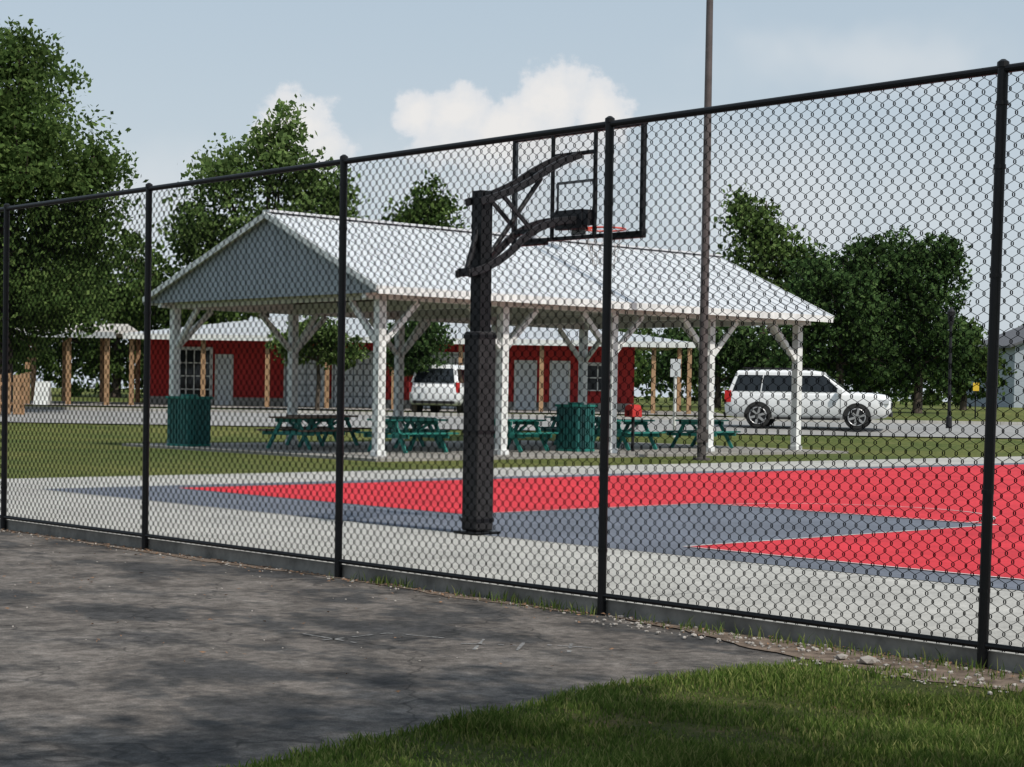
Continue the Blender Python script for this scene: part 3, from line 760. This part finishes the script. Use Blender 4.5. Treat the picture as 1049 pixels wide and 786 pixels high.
tree('shade_tree',5.2,1.2,[(0,0,7.6,2.6,2.6,1.6),(-2.4,1.0,6.9,1.5,1.6,1.0),(1,-2.5,7,2.2,2,1.4),(-1.0,2.4,7.4,1.3,1.2,1.0),(-3.2,-1.2,7.4,1.8,1.6,1.1),(-4.6,.6,7.2,1.2,1.2,.8)],10000,.20,'leafA',.2,.42,30)

# ---------------------------------------------------------------- sky / light
SUN=Vector((.68,-.735,0)).normalized(); EL=math.radians(50)
sd=Vector((SUN.x*math.cos(EL),SUN.y*math.cos(EL),math.sin(EL)))
L=bpy.data.lights.new('sun','SUN'); L.energy=3.5; L.angle=math.radians(.8); L.color=(1,.95,.87)
lo=bpy.data.objects.new('sun',L); COL.objects.link(lo); lo.rotation_euler=sd.to_track_quat('Z','Y').to_euler(); lo.location=(30,-20,40)
W=bpy.data.worlds.new('World'); SC.world=W; W.use_nodes=True; nt=W.node_tree; bg=nt.nodes['Background']
W.cycles.sampling_method='MANUAL'; W.cycles.sample_map_resolution=256
sky=nt.nodes.new('ShaderNodeTexSky'); sky.sky_type='NISHITA'; sky.sun_disc=False; sky.sun_elevation=EL; sky.sun_rotation=math.atan2(sd.x,sd.y)
sky.air_density=1.2; sky.dust_density=2.5; sky.ozone_density=1.0
bg.inputs[1].default_value=.106
tc=nt.nodes.new('ShaderNodeTexCoord'); sp=nt.nodes.new('ShaderNodeSeparateXYZ'); nt.links.new(tc.outputs['Generated'],sp.inputs[0])
yy_=mth(nt,'MAXIMUM',sp.outputs[1],.05)
a=mth(nt,'DIVIDE',sp.outputs[0],yy_); b_=mth(nt,'DIVIDE',sp.outputs[2],yy_)
cmb=nt.nodes.new('ShaderNodeCombineXYZ'); nt.links.new(a,cmb.inputs[0]); nt.links.new(b_,cmb.inputs[1])
def wn(scale,detail,rough):
    n=nt.nodes.new('ShaderNodeTexNoise'); n.inputs['Scale'].default_value=scale; n.inputs['Detail'].default_value=detail; n.inputs['Roughness'].default_value=rough
    nt.links.new(cmb.outputs[0],n.inputs['Vector']); return n.outputs['Fac']
def field(blobs):
    cur=None
    for (a0,b0,ra,rb_) in blobs:
        mp=nt.nodes.new('ShaderNodeMapping'); mp.vector_type='TEXTURE'; mp.inputs['Location'].default_value=(a0,b0,0); mp.inputs['Scale'].default_value=(ra,rb_,1)
        nt.links.new(cmb.outputs[0],mp.inputs[0]); ln=nt.nodes.new('ShaderNodeVectorMath'); ln.operation='LENGTH'; nt.links.new(mp.outputs[0],ln.inputs[0])
        cur=ln.outputs['Value'] if cur is None else mth(nt,'MINIMUM',cur,ln.outputs['Value'])
    return mth(nt,'SUBTRACT',1.0,cur)
cum=field([(-.122,.146,.027,.030),(-.137,.138,.020,.020),(-.108,.132,.020,.022),
           (.022,.164,.033,.027),(-.033,.155,.033,.022),(.045,.158,.024,.026),(-.006,.150,.038,.022),(-.055,.157,.017,.019),(.0,.138,.075,.020)])
n1=wn(48,6,.62); n2=wn(14,3,.55)
cf_=mth(nt,'ADD',cum,mth(nt,'MULTIPLY',mth(nt,'SUBTRACT',n1,.5),1.5))
mask=nt.nodes.new('ShaderNodeMapRange'); mask.interpolation_type='SMOOTHSTEP'; mask.inputs[1].default_value=.03; mask.inputs[2].default_value=.36; nt.links.new(cf_,mask.inputs[0])
fd=nt.nodes.new('ShaderNodeMapRange'); fd.interpolation_type='SMOOTHSTEP'; fd.inputs[1].default_value=.105; fd.inputs[2].default_value=.150; nt.links.new(b_,fd.inputs[0])
mk=mth(nt,'MULTIPLY',mask.outputs[0],mth(nt,'MULTIPLY_ADD',fd.outputs[0],.62,.30))
soft=field([(-.214,.10,.08,.05),(.15,.11,.16,.06),(.2,.19,.12,.03),(-.03,.11,.14,.045)])
sf=mth(nt,'ADD',soft,mth(nt,'MULTIPLY',mth(nt,'SUBTRACT',n2,.5),1.6))
m2=nt.nodes.new('ShaderNodeMapRange'); m2.interpolation_type='SMOOTHSTEP'; m2.inputs[1].default_value=0; m2.inputs[2].default_value=1.0; nt.links.new(sf,m2.inputs[0])
haze=mixc(nt,.75,sky.outputs[0],(4.9,5.9,6.8))
hz_=nt.nodes.new('ShaderNodeMapRange'); hz_.interpolation_type='SMOOTHSTEP'; hz_.inputs[1].default_value=.26; hz_.inputs[2].default_value=.02; nt.links.new(sp.outputs[2],hz_.inputs[0])
haze=mixc(nt,mth(nt,'MULTIPLY',hz_.outputs[0],.62),haze,(6.2,6.7,7.1))
c1=mixc(nt,mth(nt,'MULTIPLY',m2.outputs[0],.55),haze,(6.8,7.1,7.35))
shade=nt.nodes.new('ShaderNodeMapRange'); shade.inputs[1].default_value=.0; shade.inputs[2].default_value=.8; nt.links.new(cf_,shade.inputs[0])
cc=mixc(nt,shade.outputs[0],(6.4,6.8,7.3),(8.1,7.9,7.7))
c2=mixc(nt,mk,c1,cc)
nt.links.new(c2,bg.inputs[0])

# ---------------------------------------------------------------- camera
cam=bpy.data.cameras.new('camera'); co=bpy.data.objects.new('camera',cam); COL.objects.link(co)
cam.sensor_width=36; cam.lens=1820/1049*36; cam.clip_end=3000; cam.clip_start=.05; cam.shift_y=47.5/1049
co.matrix_world=Matrix.Translation((0,0,1.4))@Matrix.Rotation(math.radians(90)-.02,4,'X')@Matrix.Rotation(.016,4,'Z')
SC.camera=co
SC.view_settings.view_transform='Standard'; SC.view_settings.look='None'; SC.view_settings.exposure=0
